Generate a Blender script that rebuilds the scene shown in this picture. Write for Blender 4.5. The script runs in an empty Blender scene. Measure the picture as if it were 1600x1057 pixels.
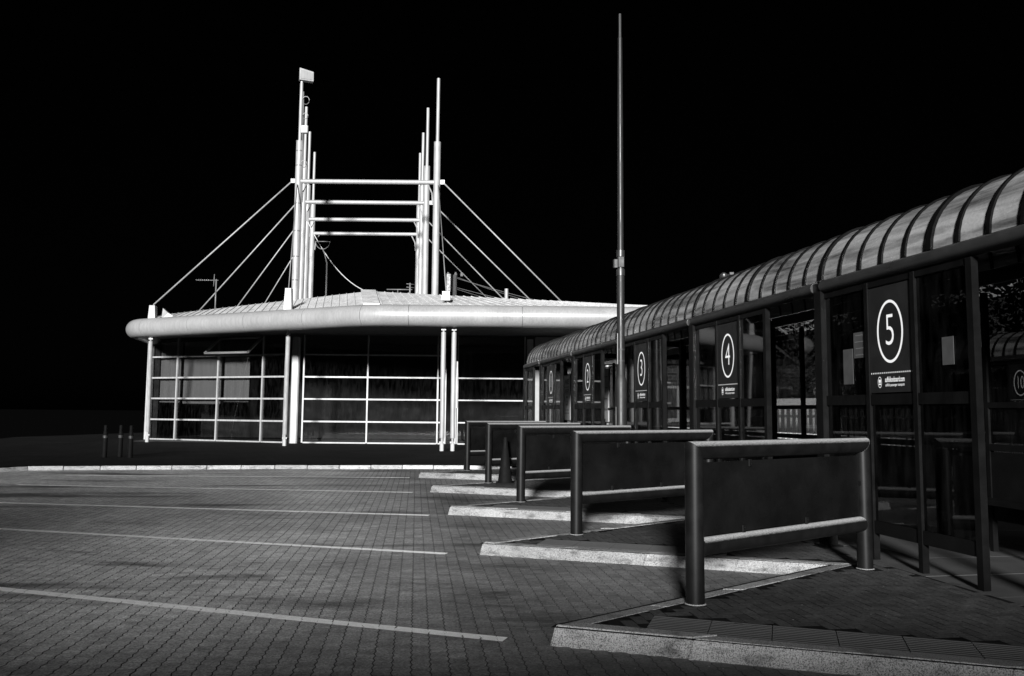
import bpy, bmesh, math, random
from mathutils import Vector, Matrix
random.seed(7)
scene = bpy.context.scene
R = math.radians
# ------------------------------------------------------------------ camera
CAM_F, CAM_H = 1300.0, 1.62
cam_data = bpy.data.cameras.new('camera')
cam_data.sensor_width = 36.0
cam_data.sensor_fit = 'HORIZONTAL'
cam_data.lens = CAM_F / 1600.0 * 36.0
cam_data.clip_start = 0.05
cam_data.clip_end = 3000
cam = bpy.data.objects.new('camera', cam_data)
scene.collection.objects.link(cam)
_th, _ro = math.atan(117.1 / CAM_F), R(0.52)
fw = Vector((0, math.cos(_th), math.sin(_th)))
r0 = Vector((1, 0, 0)); u0 = Vector((0, -math.sin(_th), math.cos(_th)))
cr = r0 * math.cos(_ro) + u0 * math.sin(_ro)
cu = -r0 * math.sin(_ro) + u0 * math.cos(_ro)
M = Matrix.Identity(4)
for i in range(3):
    M[i][0], M[i][1], M[i][2] = cr[i], cu[i], -fw[i]
M[2][3] = CAM_H
cam.matrix_world = M
scene.camera = cam
# ------------------------------------------------------------------ sky, sun, exposure
SUN_AZ, SUN_EL = R(7.0), R(12.8)      # azimuth measured from straight behind the camera towards the left
to_sun = Vector((-math.sin(SUN_AZ) * math.cos(SUN_EL), -math.cos(SUN_AZ) * math.cos(SUN_EL), math.sin(SUN_EL)))
world = bpy.data.worlds.new('World')
scene.world = world
world.use_nodes = True
wn = world.node_tree
wn.nodes.clear()
sky = wn.nodes.new('ShaderNodeTexSky')
sky.sky_type = 'NISHITA'
sky.sun_disc = False
sky.sun_elevation = SUN_EL
sky.sun_rotation = math.atan2(to_sun.x, to_sun.y)
bw = wn.nodes.new('ShaderNodeRGBToBW')
bg = wn.nodes.new('ShaderNodeBackground')
bg.inputs['Strength'].default_value = 0.00005
wo = wn.nodes.new('ShaderNodeOutputWorld')
wn.links.new(sky.outputs[0], bw.inputs[0])
wn.links.new(bw.outputs[0], bg.inputs['Color'])
wn.links.new(bg.outputs[0], wo.inputs[0])
sun_d = bpy.data.lights.new('sun', 'SUN')
sun_d.energy = 5.0
sun_d.angle = R(6)
sun = bpy.data.objects.new('sun', sun_d)
scene.collection.objects.link(sun)
sun.rotation_euler = (-to_sun).to_track_quat('-Z', 'Y').to_euler()
vs = scene.view_settings
vs.view_transform = 'Standard'; vs.look = 'None'; vs.gamma = 1.0
vs.use_curve_mapping = False
vs.exposure = 1.22
scene.cycles.max_bounces = 8
scene.cycles.transparent_max_bounces = 24
col = scene.collection

# ------------------------------------------------------------------ site plan
PZ = 0.13                                           # platform level above the yard
S = Vector((-.645, 3.72))                           # step from one bay to the next
TIP = Vector((.27, 6.0)); NOTCH = Vector((3.22, 8.55))
def tipv(k): return TIP + S * k
def notchv(k): return NOTCH + S * k
d_front = (notchv(-1) - tipv(0)).normalized()       # along a front kerb, away from its tip
d_back = (notchv(0) - tipv(0)).normalized()         # along a back kerb, away from its tip
edge = [notchv(-2)]
for k in range(-1, 5):
    edge += [tipv(k) + d_front * .02, tipv(k) + d_back * .10 - d_front * .02, notchv(k)]
SHELTER_O = Vector((3.66, 9.75)); SH = Vector((-.69, 3.75)); SHL = SH.length
sh_dir = SH / SHL; sh_n = Vector((sh_dir.y, -sh_dir.x))    # away from the yard
sh_rz = math.atan2(-sh_dir.y, -sh_dir.x)            # local x points back towards the camera
bkerb = [Vector(p) for p in ((.0, 23.85), (-1.35, 24.2), (-6.6, 23.5), (-11.9, 22.35), (-12.7, 22.1), (-13.2, 21.2), (-13.6, 18.8))]
edge[-1] = Vector((.55, 23.35))
right_edge = [SHELTER_O + SH * k + sh_n * 5.0 for k in (8, -3)]
platform_poly = [tuple(p) for p in edge + bkerb] + [(-19, 19.5), (-26, 44), (-20, 75), (14, 75)] + [tuple(p) for p in right_edge] + [(6, 1.0)]

# ------------------------------------------------------------------ materials
MATS = {}
class NT:
    def __init__(s, name):
        s.m = bpy.data.materials.new(name); s.m.use_nodes = True
        s.t = s.m.node_tree; s.t.nodes.clear()
        s.out = s.t.nodes.new('ShaderNodeOutputMaterial')
        s.geo = None
    def n(s, typ, **kw):
        nd = s.t.nodes.new(typ)
        for k, v in kw.items():
            setattr(nd, k, v)
        return nd
    def set(s, inp, v):
        if isinstance(v, bpy.types.NodeSocket): s.t.links.new(v, inp)
        elif isinstance(v, (int, float)) and inp.type == 'RGBA': inp.default_value = (v, v, v, 1)
        else: inp.default_value = v
    def math(s, op, a, b=0.0, clamp=False):
        nd = s.n('ShaderNodeMath', operation=op, use_clamp=clamp)
        s.set(nd.inputs[0], a); s.set(nd.inputs[1], b)
        return nd.outputs[0]
    def pos(s, scale=(1, 1, 1), obj=False, rot=0):
        if obj:
            v = s.n('ShaderNodeTexCoord').outputs['Object']
        else:
            v = s.n('ShaderNodeNewGeometry').outputs['Position']
        mp = s.n('ShaderNodeMapping')
        s.set(mp.inputs['Vector'], v)
        mp.inputs['Scale'].default_value = scale
        mp.inputs['Rotation'].default_value = (0, 0, rot)
        return mp.outputs[0]
    def noise(s, scale, detail=3, vec=None, rough=.55, dist=0):
        nd = s.n('ShaderNodeTexNoise')
        if vec is not None: s.set(nd.inputs['Vector'], vec)
        nd.inputs['Scale'].default_value = scale
        nd.inputs['Detail'].default_value = detail
        nd.inputs['Roughness'].default_value = rough
        nd.inputs['Distortion'].default_value = dist
        return nd.outputs['Fac']
    def ramp(s, v, a, b, lo=0.0, hi=1.0):
        nd = s.n('ShaderNodeMapRange', clamp=True)
        s.set(nd.inputs[0], v)
        nd.inputs[1].default_value = a; nd.inputs[2].default_value = b
        nd.inputs[3].default_value = lo; nd.inputs[4].default_value = hi
        return nd.outputs[0]
    def mix(s, f, a, b):
        nd = s.n('ShaderNodeMix', data_type='FLOAT')
        s.set(nd.inputs[0], f); s.set(nd.inputs[2], a); s.set(nd.inputs[3], b)
        return nd.outputs[0]
    def bsdf(s, colr, rough=.6, metal=0, spec=.5, bump=None, bstr=.3, bdist=.01, coat=0):
        b = s.n('ShaderNodeBsdfPrincipled')
        s.set(b.inputs['Base Color'], colr)
        s.set(b.inputs['Roughness'], rough)
        s.set(b.inputs['Metallic'], metal)
        s.set(b.inputs['Specular IOR Level'], spec)
        b.inputs['Coat Weight'].default_value = coat
        if bump is not None:
            bp = s.n('ShaderNodeBump')
            bp.inputs['Strength'].default_value = bstr
            bp.inputs['Distance'].default_value = bdist
            s.set(bp.inputs['Height'], bump)
            s.t.links.new(bp.outputs[0], b.inputs['Normal'])
        return b.outputs[0]
    def done(s, sh):
        s.t.links.new(sh, s.out.inputs['Surface'])
        MATS[s.m.name] = s.m
        return s.m

def plain(name, c, rough=.5, metal=0, var=.25, scale=6, spec=.5, fine=90, streak=False, coat=0):
    """painted or bare surface with dirt, streaks and fine grain"""
    t = NT(name)
    p = t.pos()
    a = t.noise(scale, 5, p)
    b = t.noise(fine, 2, p)
    v = t.math('ADD', t.math('MULTIPLY', t.math('SUBTRACT', a, .5), 2 * var), 1.0)
    v = t.math('MULTIPLY', v, t.math('ADD', t.math('MULTIPLY', t.math('SUBTRACT', b, .5), var), 1.0))
    if streak:
        s_ = t.noise(3, 4, t.pos((6, 6, .35)))
        v = t.math('MULTIPLY', v, t.ramp(s_, .35, .7, 1 - var, 1.05))
    rr = t.ramp(a, .3, .7, max(.05, rough - .12), min(1, rough + .12))
    return t.done(t.bsdf(t.math('MULTIPLY', v, c, True), rr, metal, spec, bump=b, bstr=.08, bdist=.004, coat=coat))

def paver_mat(name, c, stain, fleck, spec=.5, kerb_shade=0):
    t = NT(name)
    at = t.n('ShaderNodeAttribute', attribute_name='tone')
    tone = at.outputs['Fac']
    p = t.pos()
    big = t.noise(.35, 4, p)
    fine = t.noise(70, 4, p, .7)
    v = t.math('MULTIPLY', tone, c)
    v = t.math('MULTIPLY', v, t.ramp(big, .3, .7, .6, 1.28))
    v = t.math('MULTIPLY', v, t.ramp(t.noise(9, 4, p, .65), .3, .7, .72, 1.25))
    grit = t.noise(38, 3, p, .8)
    v = t.math('MULTIPLY', v, t.ramp(grit, .36, .64, .6, 1.4))
    v = t.math('MULTIPLY', v, t.ramp(fine, .3, .7, .45, 1.5))
    # oil drips and tyre marks
    st = t.noise(.55, 5, t.pos((.45, 1.6, 1), rot=R(14)), .62, .4)
    v = t.math('MULTIPLY', v, t.ramp(st, .53, .66, 1.0, 1.0 - stain))
    if kerb_shade:
        # painted shade: road colour darkened towards the island kerbs
        xy = t.n('ShaderNodeVectorMath', operation='DOT_PRODUCT'); t.set(xy.inputs[0], p); xy.inputs[1].default_value = (sh_n.x, sh_n.y, 0)
        dk = t.math('SUBTRACT', TIP.dot(sh_n) + .4, xy.outputs['Value'])
        dk = t.math('ADD', dk, t.math('MULTIPLY', t.math('SUBTRACT', t.noise(.8, 4, p), .5), 2.4))
        v = t.math('MULTIPLY', v, t.ramp(dk, .2, 2.6, 1 - kerb_shade, 1.0))
    # pale grit flecks
    vo = t.n('ShaderNodeTexVoronoi'); t.set(vo.inputs['Vector'], p); vo.inputs['Scale'].default_value = 16
    near = t.ramp(vo.outputs['Distance'], .05, .10, 1.0, 0.0)
    wn_ = t.n('ShaderNodeTexWhiteNoise', noise_dimensions='3D'); t.set(wn_.inputs['Vector'], vo.outputs['Position'])
    pick = t.ramp(wn_.outputs['Value'], 1 - fleck, 1 - fleck + .01)
    v = t.mix(t.math('MULTIPLY', near, pick), v, .55)
    rg = t.ramp(big, .3, .7, .6, .8)
    return t.done(t.bsdf(v, rg, 0, spec, bump=fine, bstr=.3, bdist=.003))

def kerb_mat(name='kerb_concrete', c0=.19, c1=.27):
    t = NT(name)
    p = t.pos()
    a = t.noise(2.2, 5, p)
    pit = t.noise(120, 3, p, .75)
    soot = t.noise(5, 5, t.pos((1, 1, 3)))
    rnd = t.n('ShaderNodeObjectInfo').outputs['Random']
    v = t.math('MULTIPLY', t.ramp(a, .25, .75, c0, c1), t.ramp(pit, .40, .54, .22, 1.12))
    v = t.math('MULTIPLY', v, t.ramp(soot, .52, .72, 1.0, .35))
    v = t.math('MULTIPLY', v, t.ramp(rnd, 0, 1, .8, 1.15))
    return t.done(t.bsdf(v, .85, 0, .3, bump=pit, bstr=.7, bdist=.006))

def paint_mat():
    t = NT('road_paint')
    p = t.pos()
    wear = t.noise(9, 5, p, .7)
    chip = t.noise(60, 3, p, .7)
    w = t.math('ADD', t.math('MULTIPLY', wear, .6), t.math('MULTIPLY', chip, .4))
    sx = t.n('ShaderNodeSeparateXYZ'); t.set(sx.inputs[0], t.pos((1, 1, 0), rot=R(-6.5)))
    jag = t.math('MULTIPLY', t.math('SUBTRACT', t.noise(14, 2, p), .5), .05)
    fx = t.math('FRACT', t.math('DIVIDE', t.math('ADD', sx.outputs['X'], jag), .122))
    ed = t.math('MINIMUM', fx, t.math('SUBTRACT', 1.0, fx))
    w = t.math('SUBTRACT', w, t.ramp(ed, .015, .08, .13, 0))
    mask = t.ramp(w, .34, .37)
    b = t.bsdf(t.ramp(chip, .3, .7, .9, 1.0), .5, 0, .6, bump=t.noise(160, 2, p), bstr=1.0, bdist=.012)
    tr = t.n('ShaderNodeBsdfTransparent')
    mx = t.n('ShaderNodeMixShader')
    t.set(mx.inputs[0], mask); t.t.links.new(tr.outputs[0], mx.inputs[1]); t.t.links.new(b, mx.inputs[2])
    return t.done(mx.outputs[0])

def glass_mat(name, tint=.55, ior=1.5, dirt=.04):
    t = NT(name)
    fr = t.n('ShaderNodeFresnel')
    t.set(fr.inputs['IOR'], t.mix(t.n('ShaderNodeNewGeometry').outputs['Backfacing'], ior, 1 / ior))   # same thin pane from both sides
    tr = t.n('ShaderNodeBsdfTransparent'); tr.inputs[0].default_value = (tint, tint, tint, 1)
    gl = t.n('ShaderNodeBsdfAnisotropic' if hasattr(bpy.types, 'ShaderNodeBsdfAnisotropic') else 'ShaderNodeBsdfGlossy')
    gl.inputs['Roughness'].default_value = .02
    gl.inputs[0].default_value = (.9, .9, .9, 1)
    mx = t.n('ShaderNodeMixShader')
    t.t.links.new(fr.outputs[0], mx.inputs[0]); t.t.links.new(tr.outputs[0], mx.inputs[1]); t.t.links.new(gl.outputs[0], mx.inputs[2])
    df = t.n('ShaderNodeBsdfDiffuse'); df.inputs[0].default_value = (.5, .5, .5, 1)
    m2 = t.n('ShaderNodeMixShader')
    ds = t.noise(4, 5, t.pos((3, 3, .6)))
    t.set(m2.inputs[0], t.ramp(ds, .4, .75, 0, dirt))
    t.t.links.new(mx.outputs[0], m2.inputs[1]); t.t.links.new(df.outputs[0], m2.inputs[2])
    return t.done(m2.outputs[0])

def canopy_mat():
    t = NT('canopy_sheet')
    p = t.pos()
    v1 = t.n('ShaderNodeVectorRotate', rotation_type='Z_AXIS'); t.set(v1.inputs['Vector'], p); v1.inputs['Angle'].default_value = -math.atan2(sh_dir.y, sh_dir.x)
    v2 = t.n('ShaderNodeMapping'); t.set(v2.inputs['Vector'], v1.outputs[0]); v2.inputs['Scale'].default_value = (.35, 3.5, 3.5)
    a = t.noise(1.5, 6, v2.outputs[0], .62, .5)
    b = t.noise(40, 3, p)
    v = t.math('MULTIPLY', t.ramp(a, .36, .66, .04, .30), t.ramp(b, .3, .7, .88, 1.1))  # streaks along the barrel are reflections painted into the sheet colour
    rg = t.ramp(a, .35, .65, .10, .30)
    return t.done(t.bsdf(v, rg, 0, .8, bump=a, bstr=.3, bdist=.06))

plain('white_metal', .24, .45, var=.25, scale=2.2, streak=True)
plain('fascia_metal', .20, .42, var=.15, scale=1.2, streak=True)
plain('roof_metal', .52, .5, var=.4, scale=2.0, streak=True)
plain('galvanised', .30, .42, var=.25, scale=5)
def rail_mat():
    # dark coated steel, upward faces painted with top light and speckled wear
    t = NT('barrier_paint')
    p = t.pos()
    a = t.noise(7, 5, p); fine = t.noise(110, 3, p, .7)
    base = t.math('MULTIPLY', t.ramp(a, .3, .7, .0028, .006), t.ramp(fine, .3, .7, .8, 1.2))
    g = t.n('ShaderNodeNewGeometry'); sp = t.n('ShaderNodeSeparateXYZ'); t.set(sp.inputs[0], g.outputs['Normal'])
    up = t.ramp(t.math('ADD', sp.outputs['Z'], t.math('MULTIPLY', t.math('SUBTRACT', fine, .5), .35)), .5, 1.0)
    toplight_wear = t.math('MULTIPLY', up, t.ramp(fine, .35, .65, .45, 1.0))
    c = t.mix(toplight_wear, base, .40)
    return t.done(t.bsdf(c, t.mix(toplight_wear, .42, .6), 0, .14, bump=fine, bstr=.1, bdist=.003))
rail_mat()
plain('barrier_panel', .0035, .3, var=.8, scale=2.2, spec=.25)
plain('shelter_paint', .0035, .4, var=.4, scale=5, spec=.08)
plain('eave_paint', .020, .38, var=.3, scale=5, spec=.5)
plain('column_paint', .014, .45, var=.35, scale=4, spec=.3, streak=True)
plain('black_rubber', .015, .6, var=.4)
plain('dark_soffit', .02, .7, var=.3)
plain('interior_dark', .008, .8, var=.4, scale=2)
plain('reflection_grey', .19, .85, var=.12, scale=3, streak=True)  # grey standing in for the sky reflected in the left glazing
plain('sign_black', .010, .45, var=.25, scale=5, spec=.3)
plain('sign_white', .85, .5, var=.05)
plain('paper_white', .4, .7, var=.12, scale=8)
plain('paper_grey', .12, .7, var=.2, scale=8)
plain('cone_plastic', .004, .7, var=.4, spec=.06)
plain('aerial_metal', .10, .45, var=.3)
plain('cable_grey', .45, .5, var=.2)
plain('asphalt', .003, .95, var=.35, scale=2, fine=160, spec=0)
plain('joint_sand', .07, .95, var=.4, scale=8, fine=200, spec=.05)
def dark_paving():
    t = NT('dark_paving')
    p = t.pos(rot=R(12))
    br = t.n('ShaderNodeTexBrick'); t.set(br.inputs['Vector'], p)
    br.inputs['Scale'].default_value = 1.0; br.inputs['Brick Width'].default_value = .4; br.inputs['Row Height'].default_value = .3
    br.inputs['Mortar Size'].default_value = .02
    br.inputs['Color1'].default_value = (.010, .010, .010, 1); br.inputs['Color2'].default_value = (.007, .007, .007, 1); br.inputs['Mortar'].default_value = (.003, .003, .003, 1)
    bwn = t.n('ShaderNodeRGBToBW'); t.set(bwn.inputs[0], br.outputs['Color'])
    v = t.math('MULTIPLY', bwn.outputs[0], t.ramp(t.noise(.6, 5, p), .3, .7, .6, 1.3))
    return t.done(t.bsdf(v, .9, 0, .05))
dark_paving()
plain('slab_concrete', .05, .75, var=.3, scale=2.5, fine=140, spec=.2)
plain('groove_dark', .006, .95, var=.4, spec=.02)  # floor of the tactile slabs, darker than their ribs
plain('notice_paper', .035, .7, var=.2, scale=8)
plain('fence_paint', .09, .7, var=.3)
plain('worn_paint', .10, .8, var=.5, scale=6)
plain('tactile_concrete', .030, .75, var=.4, scale=5, fine=140, spec=.15)
plain('brick_pale', .20, .85, var=.3, scale=6)
def far_brick():
    t = NT('far_brick'); p = t.n('ShaderNodeTexCoord').outputs['Object']
    mp = t.n('ShaderNodeMapping'); t.set(mp.inputs['Vector'], p); mp.inputs['Rotation'].default_value = (R(90), 0, 0)
    br = t.n('ShaderNodeTexBrick'); t.set(br.inputs['Vector'], mp.outputs[0]); br.inputs['Scale'].default_value = 1.0
    br.inputs['Brick Width'].default_value = .45; br.inputs['Row Height'].default_value = .15; br.inputs['Mortar Size'].default_value = .02
    br.inputs['Color1'].default_value = (.10, .10, .10, 1); br.inputs['Color2'].default_value = (.05, .05, .05, 1); br.inputs['Mortar'].default_value = (.16, .16, .16, 1)
    return t.done(t.bsdf(br.outputs['Color'], .9, 0, .1))
far_brick()
plain('car_paint', .65, .2, var=.05, coat=1)
plain('wood_bark', .05, .9, var=.4)
plain('leaf', .03, .7, var=.6, scale=3)
paver_mat('road_block', .42, .8, .28, kerb_shade=.7)
paver_mat('island_block', .05, .5, .05, .15)
kerb_mat(); kerb_mat('kerb_whitewash', .4, .55); paint_mat(); canopy_mat()
glass_mat('window_glass', .7, 1.5, .004)
glass_mat('shelter_glass', .32, 1.45, .006)

# ------------------------------------------------------------------ mesh helpers
class MB:
    def __init__(s): s.v = []; s.f = []; s.sm = []; s.mi = []
    def add(s, vs_, fs, smooth=False, mi=0):
        o = len(s.v); s.v += [tuple(v) for v in vs_]
        for f in fs:
            s.f.append([o + i for i in f]); s.sm.append(smooth); s.mi.append(mi)
        return s
    def box(s, c, d, rz=0, bev=0):
        hx, hy, hz = d[0] / 2, d[1] / 2, d[2] / 2
        ca, sa = math.cos(rz), math.sin(rz)
        def T(x, y, z): return (c[0] + x * ca - y * sa, c[1] + x * sa + y * ca, c[2] + z)
        if bev <= 0:
            vs_ = [T(x, y, z) for z in (-hz, hz) for x, y in ((-hx, -hy), (hx, -hy), (hx, hy), (-hx, hy))]
            return s.add(vs_, [(3, 2, 1, 0), (4, 5, 6, 7), (0, 1, 5, 4), (1, 2, 6, 5), (2, 3, 7, 6), (3, 0, 4, 7)])
        b = min(bev, hx * .9, hy * .9)
        ring = [(-hx + b, -hy), (hx - b, -hy), (hx, -hy + b), (hx, hy - b), (hx - b, hy), (-hx + b, hy), (-hx, hy - b), (-hx, -hy + b)]
        vs_ = [T(x, y, z) for z in (-hz, hz) for x, y in ring]
        fs = [tuple(range(7, -1, -1)), tuple(range(8, 16))]
        fs += [(i, (i + 1) % 8, 8 + (i + 1) % 8, 8 + i) for i in range(8)]
        return s.add(vs_, fs)
    def hexa(s, b4, t4):
        """solid from four bottom and four top points (counter-clockwise from above)"""
        return s.add(list(b4) + list(t4), [(3, 2, 1, 0), (4, 5, 6, 7), (0, 1, 5, 4), (1, 2, 6, 5), (2, 3, 7, 6), (3, 0, 4, 7)])
    def tube(s, p0, p1, ra, rb=None, n=16, cap=True):
        rb = ra if rb is None else rb
        p0, p1 = Vector(p0), Vector(p1)
        d = (p1 - p0).normalized()
        up = Vector((0, 0, 1)) if abs(d.z) < .95 else Vector((1, 0, 0))
        a = d.cross(up).normalized(); b = a.cross(d)
        vs_ = []
        for p, r in ((p0, ra), (p1, rb)):
            for i in range(n):
                t = 2 * math.pi * i / n
                vs_.append(p + a * (r * math.cos(t)) + b * (r * math.sin(t)))
        s.add(vs_, [(i, i + n, (i + 1) % n + n, (i + 1) % n) for i in range(n)], True)
        if cap:
            s.add(vs_[:n], [tuple(range(n))]); s.add(vs_[n:], [tuple(range(n - 1, -1, -1))])
        return s
    def sweep(s, pts, r, n=8, cap=True):
        pts = [Vector(p) for p in pts]
        rings = []
        for i, p in enumerate(pts):
            d = (pts[min(i + 1, len(pts) - 1)] - pts[max(i - 1, 0)]).normalized()
            up = Vector((0, 0, 1)) if abs(d.z) < .95 else Vector((1, 0, 0))
            a = d.cross(up).normalized(); b = a.cross(d)
            rr = r[i] if isinstance(r, (list, tuple)) else r
            rings.append([p + a * (rr * math.cos(2 * math.pi * k / n)) + b * (rr * math.sin(2 * math.pi * k / n)) for k in range(n)])
        vs_ = [v for g in rings for v in g]
        fs = []
        for j in range(len(pts) - 1):
            fs += [(j * n + i, (j + 1) * n + i, (j + 1) * n + (i + 1) % n, j * n + (i + 1) % n) for i in range(n)]
        s.add(vs_, fs, True)
        if cap:
            s.add(rings[0], [tuple(range(n))]); s.add(rings[-1], [tuple(range(n - 1, -1, -1))])
        return s
    def lathe(s, c, prof, n=20):
        """prof: (radius, z) from the bottom up"""
        vs_ = []
        for r, z in prof:
            for i in range(n):
                t = 2 * math.pi * i / n
                vs_.append((c[0] + r * math.cos(t), c[1] + r * math.sin(t), c[2] + z))
        fs = []
        for j in range(len(prof) - 1):
            fs += [(j * n + i, j * n + (i + 1) % n, (j + 1) * n + (i + 1) % n, (j + 1) * n + i) for i in range(n)]
        s.add(vs_, fs, True)
        s.add(vs_[:n], [tuple(range(n - 1, -1, -1))]); s.add(vs_[-n:], [tuple(range(n))])
        return s
    def mesh(s, name, mats, fix=True):
        me = bpy.data.meshes.new(name)
        me.from_pydata(s.v, [], s.f)
        for m in (mats if isinstance(mats, (list, tuple)) else [mats]):
            me.materials.append(MATS[m])
        me.polygons.foreach_set('use_smooth', s.sm)
        me.polygons.foreach_set('material_index', s.mi)
        if fix:
            b = bmesh.new(); b.from_mesh(me)
            bmesh.ops.remove_doubles(b, verts=b.verts, dist=1e-5)
            bmesh.ops.recalc_face_normals(b, faces=b.faces)
            for e in b.edges:
                if len(e.link_faces) == 2 and e.calc_face_angle(0) > R(40): e.smooth = False
            b.to_mesh(me); b.free()
        me.update()
        return me
    def build(s, name, mats, parent=None, world=False, fix=True):
        if world and parent is not None:
            o = origin(parent)
            s.v = [(v[0] - o[0], v[1] - o[1], v[2] - o[2]) for v in s.v]
        return link(name, s.mesh(name, mats, fix), parent)
def origin(o):
    p = Vector((0, 0, 0))
    while o is not None:
        p += o.location; o = o.parent
    return p
def link(name, me, parent=None):
    o = bpy.data.objects.new(name, me); col.objects.link(o); o.parent = parent
    return o
def thing(name, label, cat, loc=(0, 0, 0), rz=0, group=None):
    o = link(name, None); o.location = loc; o.rotation_euler = (0, 0, rz)
    return tag(o, label, cat, group)
def tag(o, label, cat, group=None):
    o['label'] = label; o['category'] = cat
    if group: o['group'] = group
    return o
def structure(o): o['kind'] = 'structure'; return o
def copy_tree(o, parent=None):
    c = o.copy(); col.objects.link(c); c.parent = parent
    for ch in list(o.children): copy_tree(ch, c)
    return c
def text_mesh(body, size, sx=1.0, bold=0.0):
    cv = bpy.data.curves.new('lettering', 'FONT')
    cv.body = body; cv.size = size; cv.align_x = 'CENTER'; cv.align_y = 'CENTER'
    cv.offset = bold; cv.resolution_u = 4
    ob = bpy.data.objects.new('lettering', cv); col.objects.link(ob)
    dg = bpy.context.evaluated_depsgraph_get()
    me = bpy.data.meshes.new_from_object(ob.evaluated_get(dg))
    out = ([(v.co.x * sx, v.co.y) for v in me.vertices], [list(p.vertices) for p in me.polygons])
    bpy.data.objects.remove(ob); bpy.data.curves.remove(cv); bpy.data.meshes.remove(me)
    return out
def flat_text(body, size, cx, cz, y, sx=1.0, bold=0.0, mat='sign_white', parent=None, name='lettering'):
    vs_, fs = text_mesh(body, size, sx, bold)
    m = MB(); m.add([(cx + a, y, cz + b) for a, b in vs_], fs)
    return m.build(name, mat, parent, fix=False)
def project(p):
    v = Vector(p) - Vector((0, 0, CAM_H)); w = v.dot(fw)
    if w < .1: return None
    return (800 + CAM_F * v.dot(cr) / w, 528.5 - CAM_F * v.dot(cu) / w, w)
def inside(pt, poly):
    x, y = pt; c = False; j = len(poly) - 1
    for i in range(len(poly)):
        xi, yi = poly[i]; xj, yj = poly[j]
        if (yi > y) != (yj > y) and x < (xj - xi) * (y - yi) / (yj - yi) + xi: c = not c
        j = i
    return c

# ------------------------------------------------------------------ ground
def sheet(name, pts, z, mat):
    b = bmesh.new()
    f = b.faces.new([b.verts.new((p[0], p[1], z)) for p in pts])
    bmesh.ops.triangulate(b, faces=[f])
    bmesh.ops.recalc_face_normals(b, faces=b.faces)
    for f in b.faces:
        if f.normal.z < 0: f.normal_flip()
    me = bpy.data.meshes.new(name); b.to_mesh(me); b.free()
    me.materials.append(MATS[mat])
    return link(name, me)
ground = structure(sheet('ground', [(-900, -900), (900, -900), (900, 1500), (-900, 1500)], -.03, 'asphalt'))
yard_poly = [(p.x, p.y) for p in edge + bkerb] + [(-16, 18.5), (-16, 3), (-6, 1.0), (4.5, 1.0)]
yard = structure(sheet('bus_yard', yard_poly, -.0035, 'joint_sand'))
platform = structure(sheet('platform', platform_poly, PZ - .004, 'dark_paving'))

# block paving: real blocks in a herringbone bond
def herringbone(poly, org, ang, ext, ok):
    ca, sa = math.cos(ang), math.sin(ang); u = .1
    out = []
    i0, i1, j0, j1 = ext
    for j in range(j0, j1):
        for i in range(i0, i1):
            d = (i - j) % 4
            if d == 0: a, b, r = (i + 1) * u, (j + .5) * u, 0
            elif d == 3: a, b, r = (i + .5) * u, (j + 1) * u, math.pi / 2
            else: continue
            x, y = org[0] + a * ca - b * sa, org[1] + a * sa + b * ca
            if ok(x, y) and inside((x, y), poly): out.append((x, y, ang + r))
    return out
ZW, ZL, ZA = .122, .108, .0065
def zigzag(poly, ang, ok):
    """columns of interlocking blocks; neighbouring columns are offset by half a block"""
    ca, sa = math.cos(ang), math.sin(ang); out = []
    for c in range(-170, 60):
        for n in range(10, 260):
            a, b = (c + .5) * ZW, n * ZL + (c % 2) * ZL / 2
            x, y = a * ca - b * sa, a * sa + b * ca
            if ok(x, y) and inside((x, y), poly): out.append((x, y, ang + (math.pi if c % 2 else 0)))
    return out
RECT = [(-.1, -.05), (.1, -.05), (.1, .05), (-.1, .05)]
def _zig():
    h, g, gl = ZL / 2, .0042, .0022
    return [(-ZW / 2 + g + ZA, -h + gl), (ZW / 2 - g + ZA, -h + gl), (ZW / 2 - g - ZA, 0), (ZW / 2 - g + ZA, h - gl), (-ZW / 2 + g + ZA, h - gl), (-ZW / 2 + g - ZA, 0)]
ZIG = _zig()
RECT = [(x * .955, y * .92) for x, y in RECT]
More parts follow.
